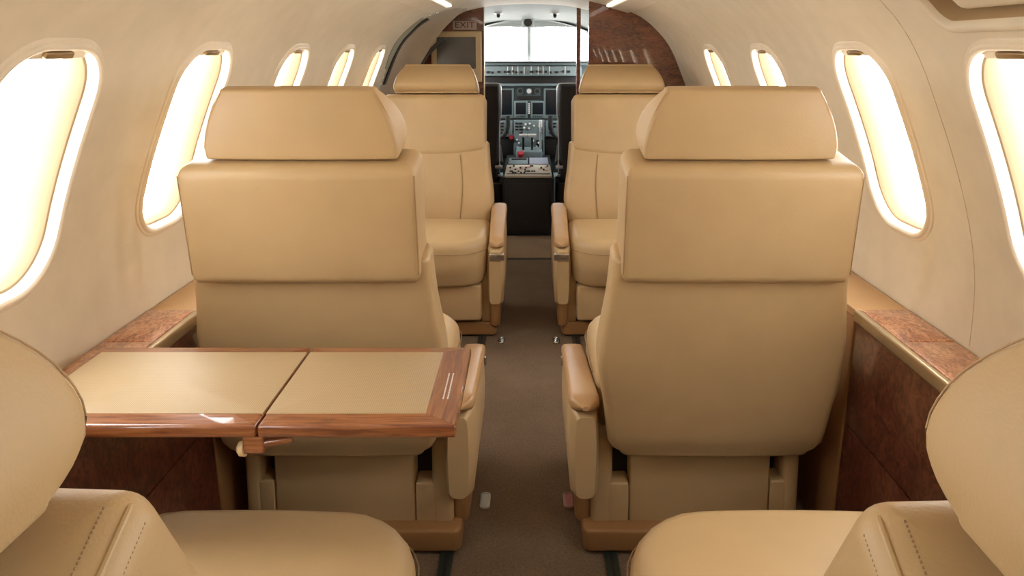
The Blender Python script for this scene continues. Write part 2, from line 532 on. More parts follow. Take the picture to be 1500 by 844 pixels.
# ------------------------------------------------------------------ seats
def make_seat(label, X, Y, rot, side, recl=0, arm=(.405, .35), head=0, stitched=False):
    """side=+1: armrest (aisle) towards local -x. Local +y is where the seat faces."""
    t = thing('cabin_seat', label, 'seat', (X, Y, 0), rot, 'tan leather cabin seats')
    a = math.radians(10 + recl); ca, sa = math.cos(a), math.sin(a)
    HY, HZ = -.185, .40
    def mir(p): return (p[0] * side, p[1], p[2])
    def back(p):        # (x, depth from the rear face, height above the hinge)
        x, d, h = p
        return (x * side, HY + d * ca - h * sa, HZ + h * ca + d * sa)
    # --- lower back
    W = [(-.132, .228), (-.122, .246), (-.10, .256), (-.06, .262), (0, .268), (.05, .278), (.1, .284), (.15, .282), (.2, .275), (.27, .266), (.37, .260)]
    hs = [-.132, -.122, -.10, -.07, -.03, 0, .03, .06, .1, .14, .18, .22, .26, .30, .34, .37]
    lv = []
    for h in hs:
        w = lerp_table(W, h)
        lv.append((h, -w, min(w, .277), .0 + (.008 if h < -.12 else 0), .105 + .018 * math.exp(-((h - .1) / .12) ** 2), (.022, .022, .03, .03), 0, .006))
    bk = obj('backrest', loft(bmesh.new(), lv, back, .012, .012), M['leather'], t)
    # --- upper pad, overhanging the back
    def sag(p):
        x, d, h = p
        if d > .04:
            h -= .030 * max(0, 1 - (x / .235) ** 2) * max(0, 1 - (h - .328) / .12) * min(1, (d - .04) / .05)
        return back((x, d, h))
    hs = [.360, .40, .44, .48, .52, .55, .577]
    lv = [(h, -.244 - .002 * (h - .37), .244, -.032, .113, (.012, .012, .022, .022), 0, .003) for h in hs]
    pad = obj('upper_pad', loft(bmesh.new(), lv, sag, .026, .030, 0, .003, 7), M['leather'], t)
    # --- headrest: arched sides, oval in profile
    TF = [(0, .092), (.010, .114), (.028, .127), (.048, .125), (.072, .113), (.098, .090), (.118, .066), (.132, .046)]
    TF = [tuple(p) for p in catmull(TF, 5)]
    lv = []
    H0 = .618
    def hw(u): return .2025 - .0035 * (1 - min(1, u / .02)) - .043 * (u / .132) ** 1.8
    ht = math.radians(head); ch, sh_ = math.cos(ht), math.sin(ht)
    def hback(p):       # headrest hinged on top of the pad
        x, d, h = p
        dd, dh = d - .080, h - H0
        return back((x, .080 + dd * ch + dh * sh_, H0 + head * .0004 + dh * ch - dd * sh_))
    HS = -.008
    HH = .132
    for k in range(29):
        u = HH * k / 28
        f = lerp_table(TF, u)
        lv.append((H0 + u, HS - hw(u), HS + hw(u), -.004 + .012 * (u / HH) ** 3, f, (.010, .010, .012, .012), .0, .004))
    hr = obj('headrest', loft(bmesh.new(), lv, hback, .006, .008, 0, .001), M['leather'], t)
    # seams
    def seam(path, parent, r=.0016, fn=back, m='leather_seam'): return obj('piping', tube(bmesh.new(), path, r, 6, fn), M[m], parent)
    for sgn in (-1, 1):
        seam([(HS + sgn * (hw(HH * k / 14) - .0005), .007, H0 + HH * k / 14) for k in range(15)], hr, .0007, hback, 'fine_seam')
        seam([(HS + sgn * (hw(HH * k / 14) - .004), lerp_table(TF, HH * k / 14) - .0012, H0 + HH * k / 14) for k in range(15)], hr, .0007, hback, 'fine_seam')
        seam([(sgn * .2425, -.0275, .36 + .225 * k / 6) for k in range(7)], pad, .0012, back, 'fine_seam')
        seam([(sgn * (.125 + .012 * math.sin(k / 8 * 2)), .1125 + .018 * math.exp(-((.31 - .3 * k / 12 - .1) / .12) ** 2), .315 - .30 * k / 12) for k in range(13)], bk)
    if stitched:
        rowsb = (bmesh.new(), bmesh.new())
        for k in range(40):
            y = -.014 + .106 * k / 39
            for bm, dx, dh in zip(rowsb, (.2420, .2243), (.5873, .6053)):
                rbox(bm, -dx - .0005, -dx + .0005, y - .0008, y + .0008, dh - .0007, dh + .0006, .0003, .0002, back)
        for bm in rowsb: obj('stitching', bm, M['stitch'], pad)
        bm = bmesh.new()
        tube(bm, [(-.2352, -.018 + .108 * k / 10, .5984) for k in range(11)] + [(-.222 - .0132 * math.cos(p * .26), .091 + .0132 * math.sin(p * .26), .5984 - .0006 * p * p) for p in range(1, 6)], .0021, 8, back)
        obj('piping', bm, M['leather'], pad)
    # --- cushion
    lv = [(.266, -.262, .262, -.05, .365, (.03, .03, .10, .10), .003, .012),
          (.30, -.270, .270, -.05, .385, (.03, .03, .12, .12), .004, .014),
          (.35, -.274, .274, -.05, .392, (.03, .03, .13, .13), .004, .015),
          (.402, -.273, .273, -.05, .385, (.03, .03, .13, .13), .004, .014)]
    cu = obj('seat_cushion', loft(bmesh.new(), lv, mir, .025, .042, 0, .018, 7), M['leather'], t)
    bm = bmesh.new()
    pts = rrect(-.2765, .2765, -.04, .398, (.03, .03, .13, .13), .004, .014)
    tube(bm, [(x, y, .393) for x, y in pts if y > .0], .0013, 6, mir)
    obj('piping', bm, M['leather_seam'], cu)
    # --- base: core, panels with two slots, skirt
    obj('core', BX(-.26 * side, .18 * side, -.055, .28, .05, .28, .01, .01), M['slot'], t)
    y0 = -.112
    def P(x0, x1, z0, z1, yb=.28, r=.006): return BX(x0 * side, x1 * side, y0, yb, z0, z1, r, .006)
    bm = bmesh.new(); rbox(bm, -.290 * side, -.238 * side, y0, .28, .055, .285, .012, .012)
    obj('base_block', bm, M['leather'], t)
    bm = bmesh.new(); rbox(bm, -.246 * side, -.197 * side, y0 + .002, .20, .056, .166, .004, .006)
    obj('base_ledge', bm, M['leather'], t)
    bm = bmesh.new(); rbox(bm, -.195 * side, .150 * side, y0 + .002, .24, .055, .285, .006, .004)
    obj('base_panel', bm, M['leather'], t)
    bm = bmesh.new(); rbox(bm, .152 * side, .190 * side, y0 + .002, .20, .056, .172, .004, .006)
    obj('base_ledge', bm, M['leather'], t)
    bm = bmesh.new(); rbox(bm, .184 * side, .222 * side, y0, .28, .055, .285, .012, .012)
    obj('base_block', bm, M['leather'], t)
    bm = bmesh.new(); rbox(bm, -.25 * side, -.013 * side, .20, .335, .085, .24, .015, .010); 
    obj('front_skirt', bm, M['leather'], t)
    bm = bmesh.new(); rbox(bm, -.010 * side, .235 * side, .20, .335, .085, .24, .015, .010)
    obj('front_skirt', bm, M['leather'], t)
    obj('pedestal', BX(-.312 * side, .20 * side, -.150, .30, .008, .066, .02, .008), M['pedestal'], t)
    # --- armrest on the aisle side
    za, zb = arm
    def cap_z(y): return za + (zb - za) * (y + .165) / .50
    def armf(p):
        x, y, z = p
        return (x * side, y, z)
    lv = []
    n_ = 12
    rings = []
    for k in range(n_ + 1):
        u = k / n_; y = -.160 + .49 * u
        top = cap_z(y) - .028
        w0 = -.342; w1 = -.276
        e = .012 if k in (0, n_) else 0
        lo = .145 + e
        ring = [(x, y, z) for x, z in rrect(w0 + e, w1 - e, lo, top - e, .014, .004, 0, 5, 4)]
        rings.append(ring)
    ar = obj('armrest', loft_rings(bmesh.new(), rings, armf, 0, 0, 3), M['leather'], t)
    rings = []
    for k in range(17):
        u = k / 16; y = -.168 + .50 * u
        e = .5 * .076 * (1 - math.sqrt(max(0, 1 - (max(0, .10 - u) / .10) ** 2))) if u < .10 else (.5 * .06 * (1 - math.sqrt(max(0, 1 - ((u - .94) / .06) ** 2))) if u > .94 else 0)
        e = min(e, .030)
        tp = cap_z(y); nar = .012 * u
        dz = min(.012, e * .4)
        rings.append([(x, y, z) for x, z in rrect(-.348 + e, -.272 - e - nar, tp - .030 + dz, tp - dz, .011, 0, .003, 5, 5)])
    cp = obj('armrest_cap', loft_rings(bmesh.new(), rings, armf, 0, 0, 3), M['leather_cap'], ar)
    bt = bmesh.new(); rbox(bt, -.348 * side, -.285 * side, .325, .340, zb - .075, zb - .045, .004, .004)
    obj('recline_button', bt, M['chrome'], ar)
    bm = bmesh.new(); rbox(bm, -.328 * side, -.285 * side, -.10, .315, .05, .19, .02, .012)
    obj('arm_support', bm, M['pedestal'], ar)
    return t

make_seat('tan leather seat behind the table, its back to the viewer', -.478, 1.80, 0, -1)
make_seat('tan leather seat across the aisle from the table, its back to the viewer', .444, 1.80, 0, 1)
make_seat('tan leather seat facing the viewer in front of the wall monitor', -.452, 3.33, PI, 1, arm=(.50, .425))
make_seat('tan leather seat facing the viewer in front of the veneer bulkhead', .452, 3.33, PI, -1, arm=(.50, .425))
make_seat('partly visible tan seat at the table with large rounded headrest and empty cushion', -.460, .80, math.radians(-1), -1, recl=20, head=30, stitched=True)
make_seat('partly visible tan seat opposite the table with large rounded headrest and empty cushion', .436, .80, 0, 1, recl=21, head=30, stitched=True)

# ------------------------------------------------------------------ table
t = thing('folding_table', 'folded out wooden table with woven tan inlay in front of the near seat', 'table', (-.47, 1.23, 0))
def TB(x0, x1, y0, y1, z0, z1, r=.002, e=.002): return BX(x0 + .47, x1 + .47, y0 - 1.23, y1 - 1.23, z0, z1, r, e)
TZ = .648; ty0, ty1 = 1.078, 1.385
for (x0, x1, bl, br) in ((-.838, -.4275, .012, .0015), (-.4245, -.114, .0015, .052)):
    fr = bmesh.new()
    rbox(fr, x0 + .47, x1 + .47, ty0 - 1.23, ty1 - 1.23, TZ - .022, TZ, .004, .006)
    leaf = obj('table_leaf', fr, M['edge_wood'], t)
    obj('woven_inlay', TB(x0 + bl, x1 - br, ty0 + .038, ty1 - .028, TZ - .004, TZ + .0008, .001, .0004), M['weave'], leaf)
    if br > .01:
        er = bmesh.new()
        q = [(x1 + .47 - .002, ty0 - 1.23 + .003), (x1 + .47 - .002, ty1 - 1.23 - .003), (x1 + .47 - br, ty1 - 1.23 - .028), (x1 + .47 - br, ty0 - 1.23 + .038)]
        A = [er.verts.new((x, y, TZ - .004)) for x, y in q]; B = [er.verts.new((x, y, TZ + .0004)) for x, y in q]
        er.faces.new(A); er.faces.new(B)
        for i in range(4): er.faces.new((A[i], A[(i + 1) % 4], B[(i + 1) % 4], B[i]))
        obj('end_rail', er, M['end_wood'], leaf, smooth=False)
        lb = bmesh.new()
        for i in range(2):
            x = -.114 - .030 + .0075 * i + .47
            y = 1.165 - 1.23
            while y < 1.262 - 1.23:
                l = random.uniform(.002, .006); l = min(l, 1.264 - 1.23 - y)
                rbox(lb, x - .0012, x + .0012, y, y + l, TZ - .001, TZ + .0008, .0003, .0001)
                y += l + .0014
        obj('placard_marks', lb, M['white'], leaf)
sp = bmesh.new()
def wedge(p): return (p[0], p[1], p[2] + (.014 if p[0] > -.43 + .47 else 0) * min(1, (p[0] - .04) / .03))
rbox(sp, -.452 + .47, -.418 + .47, 1.085 - 1.23, 1.13 - 1.23, TZ - .052, TZ - .022, .004, .003)
br_ = obj('latch_block', sp, M['edge_wood'], t)
sp = bmesh.new()
tube(sp, [(.018, -.137, TZ - .045), (.04, -.137, TZ - .040), (.095, -.135, TZ - .031)], [.0075, .0075, .0055], 10)
obj('latch_lever', sp, M['edge_wood'], br_)
sp = bmesh.new()
tube(sp, [(.020, -.138, TZ - .046), (.012, -.138, TZ - .047), (.008, -.138, TZ - .048)], [.0125, .0115, .006], 12)
obj('latch_knob', sp, M['tan_plastic'], br_)
obj('support_arm', TB(-.74, -.46, 1.16, 1.20, TZ - .034, TZ - .0225, .004, .003), M['dark'], t)
obj('support_arm', TB(-.74, -.46, 1.28, 1.32, TZ - .034, TZ - .0225, .004, .003), M['dark'], t)

# ------------------------------------------------------------------ forward end: right bulkhead, left door and bulkhead
struct(obj('wall_forward_right', section_bm(Y_RBULK, .035, .312, 1, 1.0), M['bulkhead'], smooth=False))
struct(obj('wall_forward_left', section_bm(Y_LBULK, .04, .283, -1, 1.0), M['bulkhead'], smooth=False))
struct(obj('wall_light_leak_stop', section_bm(Y_LBULK, .04, .42, 1, 1.0), M['wood'], smooth=False))  # unseen wall, added to close a daylight leak beside the cockpit
bm = bmesh.new(); rbox(bm, .293, .318, Y_LBULK, Y_LBULK + .03, .006, 1.49, .003, .003)
struct(obj('trim_20', bm, M['wood']))
bm = bmesh.new(); rbox(bm, -.283, -.276, Y_LBULK - .005, Y_LBULK + .04, .006, 1.485, .003, .003)
struct(obj('trim_21', bm, M['brass']))
# door liner on the left, curving inwards, with its dark seal
inner = catmull([(.20, 1.50), (.338, 1.475), (.498, 1.345), (.617, 1.174), (.70, 1.02), (.755, .85), (.775, .65), (.77, .4), (.74, 0)], 6)
def inner_at(u):
    i = u * (len(inner) - 1); k = min(int(i), len(inner) - 2); f = i - k
    return tuple(inner[k][q] + (inner[k + 1][q] - inner[k][q]) * f for q in (0, 1))
bm = bmesh.new()
NS = 48
rows = []
sA = s_of_z(1.497)
for yy, mixv in ((Y_LDOOR, 0), (4.20, .03), (4.26, .12), (4.31, .4), (4.345, .75), (4.36, 1.0), (4.375, 1.0), (4.385, .9), (Y_LBULK, .45)):
    row = []
    for k in range(NS + 1):
        u = k / NS
        p = prof_at(sA + (S_BOT - sA) * u)[0]; q = inner_at(u)
        row.append(bm.verts.new((-(p[0] * (1 - mixv) + q[0] * mixv), yy, p[1] * (1 - mixv) + q[1] * mixv)))
    rows.append(row)
for a, b in zip(rows, rows[1:]):
    for k in range(NS): bm.faces.new((a[k], a[k + 1], b[k + 1], b[k]))
dr = struct(obj('door_1', bm, plain('door_liner_taupe', (.50, .415, .31), .55)))
def strip_on_profile(y0, y1, za, zb, nin, thick, taper=True):
    """a flat strip on the left liner between two heights"""
    b_ = bmesh.new(); s0, s1 = s_of_z(zb), s_of_z(za)
    rings = []
    for k in range(25):
        u = k / 24; s = s0 + (s1 - s0) * u
        wdt = (y1 - y0) * ((.35 + .65 * math.sin(PI * min(1, max(.06, u)))) if taper else 1)
        yc = (y0 + y1) / 2
        rings.append([tuple(on_wall(-1, yc + sx * wdt / 2, s, -nin + sz * thick / 2)) for sx, sz in ((-1, -1), (1, -1), (1, 1), (-1, 1))])
    return loft_rings(b_, rings, None, 0, 0, 1)
obj('door_seal', strip_on_profile(4.17, 4.265, 1.03, 1.40, .003, .014, False), M['dark'], dr)
obj('door_edge_panel', strip_on_profile(4.02, 4.185, 1.12, 1.395, .001, .006), plain('grey_green_edge', (.36, .36, .27), .4), dr)
obj('door_seal', strip_on_profile(4.37, 4.43, 1.10, 1.41, .135, .02, False), M['dark'], dr)

# wall monitor
mt = thing('wall_monitor', 'grey screen in a tan frame on the veneer wall left of the cockpit', 'monitor', (-.445, Y_LBULK - .02, 1.17))
fr = bmesh.new()
mx0, mx1, mz0, mz1 = -.158, .153, -.145, .165
rings = []
for d, y in ((0, .018), (.002, -.012), (.006, -.016), (.034, -.016), (.036, -.008)):
    rings.append([(x, y, z) for x, z in rrect(mx0 + d, mx1 - d, mz0 + d + (.045 if d > .02 else 0), mz1 - d, .006, 0, 0, 4, 2)])
loft_rings(fr, rings, None, 0, None, 2)
obj('bezel', fr, M['tan_plastic'], mt)
obj('screen', BX(mx0 + .030, mx1 - .030, -.0095, .0, mz0 + .076, mz1 - .030, .003, .002), M['tv'], mt)
obj('control_button', BX(.10, .112, -.0185, -.012, mz0 + .018, mz0 + .030, .003, .002), M['dark'], mt)
# exit sign
sg = thing('exit_sign', 'small sign reading EXIT above the wall monitor', 'sign', (-.395, Y_LBULK - .008, 1.371))
obj('plate', BX(-.074, .074, -.006, .008, -.027, .027, .004, .003), M['sign'], sg)
tx = text_bm('EXIT', .052, .001)
bmesh.ops.transform(tx, matrix=Matrix.Translation((0, -.0065, 0)) @ Matrix.Rotation(PI / 2, 4, 'X') @ Matrix.Diagonal((1.15, 1, 1, 1)), verts=tx.verts[:])
obj('lettering', tx, M['sign_red'], sg, smooth=False)
# ------------------------------------------------------------------ overhead service recess on the right
ps = thing('overhead_service_panel', 'recessed tan service panel with a small label above the nearest right window', 'service panel', (.70, 1.0, 1.30))
def pfn(p):
    v = on_wall(1, p[0], p[1], p[2]); return (v.x - .70, v.y - 1.0, v.z - 1.30)
s_lo, s_hi = s_of_z(1.272), s_of_z(1.405)
rings = []
for d, nn in ((-.018, .0006), (-.016, -.006), (-.010, -.010), (-.004, -.010), (0, -.007), (.003, .002)):
    rings.append([(y, s, nn) for y, s in rrect(.55 + d, 1.285 - d, s_hi + d, s_lo - d, .03 - d, 0, 0, 5, 10)])
obj('recess_frame', loft_rings(bmesh.new(), rings, pfn, None, None), M['ivory'], ps)
bm = bmesh.new()
rings = [[(y, s, nn) for y, s in rrect(.55 + d, 1.285 - d, s_hi + d, s_lo - d, .03 - d, 0, 0, 5, 10)] for d, nn in ((.003, .002), (.005, .03), (.007, .048), (.010, .050))]
loft_rings(bm, rings, pfn, None, 0)
tray = obj('recess_tray', bm, plain('tan_recess_liner', (.46, .33, .18), .5), ps)
bm = bmesh.new(); rbox(bm, .60, 1.247, s_hi + .020, s_lo - .012, .012, .049, .02, .012, pfn)
pl_ = obj('cover_plate', bm, M['ivory'], ps)
bm = bmesh.new(); rbox(bm, .98, 1.13, s_lo - .062, s_lo - .044, .0100, .016, .002, .001, pfn)
obj('paper_label', bm, M['white'], pl_)

# ------------------------------------------------------------------ ceiling wash lights
for side, lab in ((-1, 'long ceiling wash light strip on the table side'), (1, 'long ceiling wash light strip on the side opposite the table')):
    lt = thing('ceiling_light', lab, 'light', (side * .45, 1.0, 1.43))
    def lfn(p):
        v = on_wall(side, p[0], p[1], p[2]); return (v.x - side * .45, v.y - 1.0, v.z - 1.43)
    bm = bmesh.new(); rbox(bm, Y_AFT + .1, 3.85, s_of_z(1.448), s_of_z(1.422), -.014, .002, .006, .006, lfn)
    obj('housing', bm, M['rim'], lt)
    bm = bmesh.new(); rbox(bm, Y_AFT + .12, 3.83, s_of_z(1.4535), s_of_z(1.449), -.012, .001, .003, .003, lfn)
    obj('lens', bm, M['lamp'], lt)

# ------------------------------------------------------------------ floor fittings and tracks
for i, (x, y, m_, lab) in enumerate(((-.120, 1.867, 'pale_plastic', 'pale floor fitting by the seat at the table'),
                                     (.108, 1.867, 'red_plastic', 'dull red floor fitting by the seat across from the table'),
                                     (-.119, 2.985, 'chrome', 'shiny floor fitting by the seat under the monitor'),
                                     (.116, 2.985, 'chrome', 'shiny floor fitting by the seat under the veneer bulkhead'))):
    ft = thing('floor_fitting', lab, 'floor fitting', (x, y, 0), 0, 'aisle floor fittings')
    bm = bmesh.new()
    rings = []
    for d, z in ((0, .0005), (0, .006), (.003, .009), (.006, .009), (.008, .004)):
        rings.append([(px, py, z) for px, py in rrect(-.014 + d, .014 - d, -.034 + d, .034 - d, .012, 0, 0, 5, 3)])
    loft_rings(bm, rings, None, 0, None, 2)
    obj('rim', bm, M['chrome'] if m_ == 'chrome' else M['pale_plastic'] if m_ == 'pale_plastic' else plain('pink_grey_plastic', (.36, .20, .17), .5), ft)
    obj('insert', BX(-.0075, .0075, -.027, .027, .0005, .0065, .006, .002), M[m_], ft)
for side, lab in ((-1, 'dark seat track on the floor along the table side'), (1, 'dark seat track on the floor along the side opposite the table')):
    tk = thing('seat_track', lab, 'seat track', (side * .20, 1.2, 0))
    bm = bmesh.new(); rbox(bm, -.016, .016, -2.3, 2.6, 0, .008, .002, .002)
    obj('rail', bm, M['track'], tk)
    bm = bmesh.new(); rbox(bm, -.004, .004, -2.29, 2.59, .0045, .0095, .001, .001)
    obj('slot_strip', bm, M['slot'], tk)

# ------------------------------------------------------------------ cockpit
# shell: side walls and roof, tapering to the windshield
sec = [(.0, 1.50), (.25, 1.49), (.45, 1.43), (.60, 1.31), (.70, 1.12), (.74, .9), (.74, .5), (.70, 0)]
sec = catmull(sec, 5)
def ck_point(p, y):
    k = (y - 4.64) / (6.0 - 4.64)
    x, z = p
    zz = z - .085 * k if z > 1.0 else z - .085 * k * max(0, z - .6) / .4 if z > .6 else z
    return (x * (1 - .06 * k), y, zz)
for side in (-1, 1):
    bm = bmesh.new(); rows = []
    for j in range(9):
        y = 4.585 + (5.78 - 4.585) * j / 8
        rows.append([bm.verts.new((side * ck_point(p, y)[0],) + ck_point(p, y)[1:]) for p in sec])
    for a, b in zip(rows, rows[1:]):
        for k in range(len(sec) - 1):
            zc = (a[k].co.z + b[k + 1].co.z) / 2; yc = (a[k].co.y + b[k].co.y) / 2
            if .93 < zc < 1.31 and yc > 4.95: continue
            bm.faces.new((a[k], a[k + 1], b[k + 1], b[k]))
    g2 = bmesh.new(); rg = [[g2.verts.new((side * (ck_point(p, y)[0] + .012),) + ck_point(p, y)[1:]) for p in sec if .86 < p[1] < 1.42] for y in (4.93, 5.2, 5.5, 5.78)]
    for a, b in zip(rg, rg[1:]):
        for k in range(len(a) - 1): g2.faces.new((a[k], a[k + 1], b[k + 1], b[k]))
    struct(obj('window_%d' % (NWIN + 3 + (side > 0)), g2, M['glass']))
    li = bpy.data.lights.new('daylight_portal', 'AREA'); li.shape = 'RECTANGLE'; li.size = .95; li.size_y = .55; li.cycles.is_portal = True
    lo = bpy.data.objects.new('daylight_portal', li); COL.objects.link(lo)
    lo.location = (side * .80, 5.38, 1.10); lo.rotation_euler = Vector((-side, 0, 0)).to_track_quat('-Z', 'Z').to_euler()
    struct(obj('wall_cockpit_left' if side < 0 else 'wall_cockpit_right', bm, M['cockpit_grey']))
# nose bulkhead below the glass
bm = bmesh.new(); rbox(bm, -.74, .74, 6.26, 6.30, 0, 1.11, .01, .01)
struct(obj('wall_nose', bm, M['panel_grey']))
# windshield: two curved panes, frame, centre post
YW = lambda z: 6.25 - (z - 1.11) / .30 * .50
def ws(u, z):        # u -1..1 across
    return (.70 * u, YW(z) - .28 * u * u, z)
wn = NWIN
for sgn in (-1, 1):
    wn += 1
    bm = bmesh.new(); rows = []
    for j in range(9):
        z = 1.105 + .32 * j / 8
        rows.append([bm.verts.new(ws(sgn * (.02 + .97 * k / 12), z)) for k in range(13)])
    for a, b in zip(rows, rows[1:]):
        for k in range(12): bm.faces.new((a[k], a[k + 1], b[k + 1], b[k]))
    struct(obj('window_%d' % wn, bm, M['glass'], recalc=False))
bm = bmesh.new()
tube(bm, [ws(0, 1.10 + .34 * k / 6) for k in range(7)], .016, 8)
struct(obj('trim_30', bm, M['cockpit_grey']))
bm = bmesh.new()
pts = [ws(u / 10, 1.425 - .05 * abs(u / 10) ** 3) for u in range(-10, 11)]
tube(bm, pts, .03, 8)
struct(obj('trim_31', bm, M['cockpit_grey']))
# brow: cockpit headliner reaching down to the glass with two shallow arches
bm = bmesh.new(); rowa, rowb = [], []
for k in range(41):
    u = -1 + k / 20
    arch = 1.388 + .012 * math.cos((abs(u) - .35) * 5) - .03 * abs(u) ** 3
    x = .70 * u
    rowa.append(bm.verts.new((x, 5.60 - .2 * u * u, 1.45 - .25 * u * u))); rowb.append(bm.verts.new((x, 5.80 - .28 * u * u, arch)))
for k in range(40): bm.faces.new((rowa[k], rowa[k + 1], rowb[k + 1], rowb[k]))
struct(obj('trim_32', bm, M['cockpit_grey']))
# compass hanging from the roof
cp = thing('standby_compass', 'small dark compass hanging above the windshield centre post', 'compass', (-.008, 5.55, 1.42))
bm = bmesh.new(); rbox(bm, -.045, .045, -.03, .03, -.035, .045, .012, .008)
obj('housing', bm, M['cockpit_grey'], cp)
bm = bmesh.new(); tube(bm, [(0, -.020, .0), (0, -.036, .0)], .030, 16)
obj('dial', bm, M['dark'], cp)
bm = bmesh.new(); rbox(bm, -.05, .05, -.034, -.028, .035, .06, .004, .002)
obj('mounting_plate', bm, M['panel_grey'], cp)
for x, lab in ((-.205, 'small round ceiling air outlet in the cockpit left of the compass'), (.172, 'small round ceiling air outlet in the cockpit right of the compass')):
    kb = thing('air_outlet', lab, 'air outlet', (x, 5.0, 1.452), 0, 'cockpit ceiling air outlets')
    bm = bmesh.new(); tube(bm, [(0, 0, .03), (0, 0, .008), (0, -.004, -.002)], [.028, .028, .014], 14)
    obj('collar', bm, M['silver'], kb)
    bm = bmesh.new(); tube(bm, [(0, -.002, .004), (0, -.012, -.014)], [.013, .010], 12)
    obj('nozzle', bm, M['dark'], kb)

# instrument panel
YP = 5.50
def ip(px, py, y=YP): return ((px - 775) / 1080 * y / 1.0, 1.23 - (py - 71) / 1080 * y)
pn = thing('instrument_panel', 'grey cockpit instrument panel with dark displays below the windshield', 'instrument panel', (0, YP, 0))
def PB(px0, px1, py0, py1, d0, d1, r=.004, e=.003):
    x0, z1 = ip(px0, py0); x1, z0 = ip(px1, py1)
    return BX(x0, x1, -d1, -d0, z0, z1, r, e)
obj('panel_body', BX(-.66, .66, 0, .10, .30, 1.13, .01, .005), M['panel_grey'], pn)
obj('glareshield', BX(-.66, .66, -.10, .62, 1.118, 1.136, .006, .006), M['dark'], pn)
obj('glareshield_lip', PB(655, 900, 91.5, 95, .085, .11), M['panel_grey'], pn)
gp = obj('guidance_panel', PB(700, 850, 96, 110, .0, .09), M['panel_light'], pn)
for px in (716, 722, 731, 740, 746, 752, 757, 764, 779, 786, 791, 799, 806, 815, 824, 832):
    x, z = ip(px, 104.5 + random.uniform(-1, 1)); w = random.uniform(.006, .012)
    obj('selector_knob', BX(x - w, x + w, -.098, -.088, z - .008, z + .008, .002, .002), M['dark'], gp)
for px in (744.5, 751, 759, 768, 778, 788, 795, 804, 826.5):
    x, z = ip(px, 102); obj('divider', BX(x - .003, x + .003, -.094, -.088, z - .03, z + .03, .001, .001), M['white'], gp)
obj('dark_shelf', PB(700, 850, 111, 122, .0, .03), M['dark'], pn)  # dark band below the guidance panel
obj('shelf_edge', PB(700, 850, 121.5, 125, .02, .05), M['panel_light'], pn)
for (a, b, c, d) in ((706, 750, 131, 167), (799, 845, 131, 167), (755.5, 770.5, 149.5, 166.5), (780, 795.5, 149.5, 166.5)):
    bz = obj('display_bezel', PB(a - 2.4, b + 2.4, c - 2.4, d + 5.5, -.002, .016), M['panel_light'], pn)
    obj('display_glass', PB(a, b, c, d, .010, .0175, .003, .001), M['screen'], bz)
    bm = bmesh.new()
    for q in range(5):
        x, z = ip(a + (b - a) * (q + .5) / 5, d + 3)
        rbox(bm, x - .004, x + .004, -.0185, -.014, z - .004, z + .004, .001, .001)
    obj('bezel_key', bm, M['dark'], bz)
# standby instruments between the displays
for px, py, m_ in ((762, 132.5, 'dark'), (775, 132.5, 'white'), (787, 133, 'dark')):
    x, z = ip(px, py)
    bm = bmesh.new(); tube(bm, [(x, 0, z), (x, -.014, z)], .022, 14)
    g_ = obj('gauge', bm, M['panel_light'], pn)
    bm = bmesh.new(); tube(bm, [(x, -.012, z), (x, -.0155, z)], .017, 14)
    obj('gauge_face', bm, M[m_], g_)
obj('annunciator', PB(757, 793, 139, 145, -.002, .010), M['dark'], pn)
for q in range(6):
    x, z = ip(775, 151.5 + 2.7 * q); obj('marker_key', BX(x - .006, x + .006, -.014, -.002, z - .005, z + .005, .002, .001), M['white'], pn)
# lower centre stack
obj('side_keypad', PB(732, 751, 176, 199, -.002, .03), M['panel_light'], pn)
obj('side_keypad', PB(799, 818, 176, 199, -.002, .03), M['panel_light'], pn)
obj('centre_stack', PB(752.5, 797.5, 175, 228, -.002, .03), M['panel_light'], pn)
for cx_ in (735.5, 743, 757, 763, 792.5, 806, 812.5):
    for py in (179.5, 184, 188.5, 193.5):
        if random.random() < .12: continue
        x, z = ip(cx_, py); obj('key', BX(x - .0115, x + .0115, -.036, -.028, z - .006, z + .006, .002, .002), M['dark'], pn)
for px, py in ((770, 181), (776, 180), (782, 183), (768, 186), (775, 187), (757, 204), (760, 209), (758, 215), (789, 208), (786, 214), (771, 226), (781, 205)):
    x, z = ip(px, py); obj('knob', BX(x - .007, x + .007, -.040, -.028, z - .007, z + .007, .003, .003), M['white'], pn)
obj('small_display', PB(786, 795, 204, 222, .028, .034), M['screen'], pn)
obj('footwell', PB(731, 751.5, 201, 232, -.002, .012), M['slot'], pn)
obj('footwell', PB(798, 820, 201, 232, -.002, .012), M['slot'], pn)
x, z = ip(749, 199.5)
bm = bmesh.new(); tube(bm, [(x, -.01, z), (x, -.05, z)], [.010, .018], 10)
obj('red_handle', bm, M['red'], pn)

# centre pedestal
Z0 = .405
pd = thing('centre_pedestal', 'black centre pedestal with a pale switch panel between the pilot seats', 'pedestal', (0, 4.75, 0))
def pfn2(p):            # top slopes up towards the panel
    x, y, z = p
    return (x * (1 - .10 * y), y, z * (1 + .11 * y / .6))
obj('pedestal_body', BX(-.178, .166, 0, .70, .006, Z0 - .012, .012, .008, pfn2), M['black'], pd)
obj('access_panel', BX(-.150, .138, -.004, .01, .03, Z0 - .05, .006, .002), M['black'], pd)
obj('catch', BX(-.03, -.002, -.007, 0, .075, .10, .003, .002), M['dark'], pd)
tp = obj('switch_panel', BX(-.160, .150, -.006, .30, Z0 - .013, Z0 + .004, .004, .003, pfn2), M['cream'], pd)
for q in range(26):
    x = random.uniform(-.14, .13); y = random.choice((.06, .10, .15, .20, .25))
    obj('switch', BX(x - .006, x + .006, y - .006, y + .006, Z0, Z0 + .012, .002, .002, pfn2), M['dark'], tp)
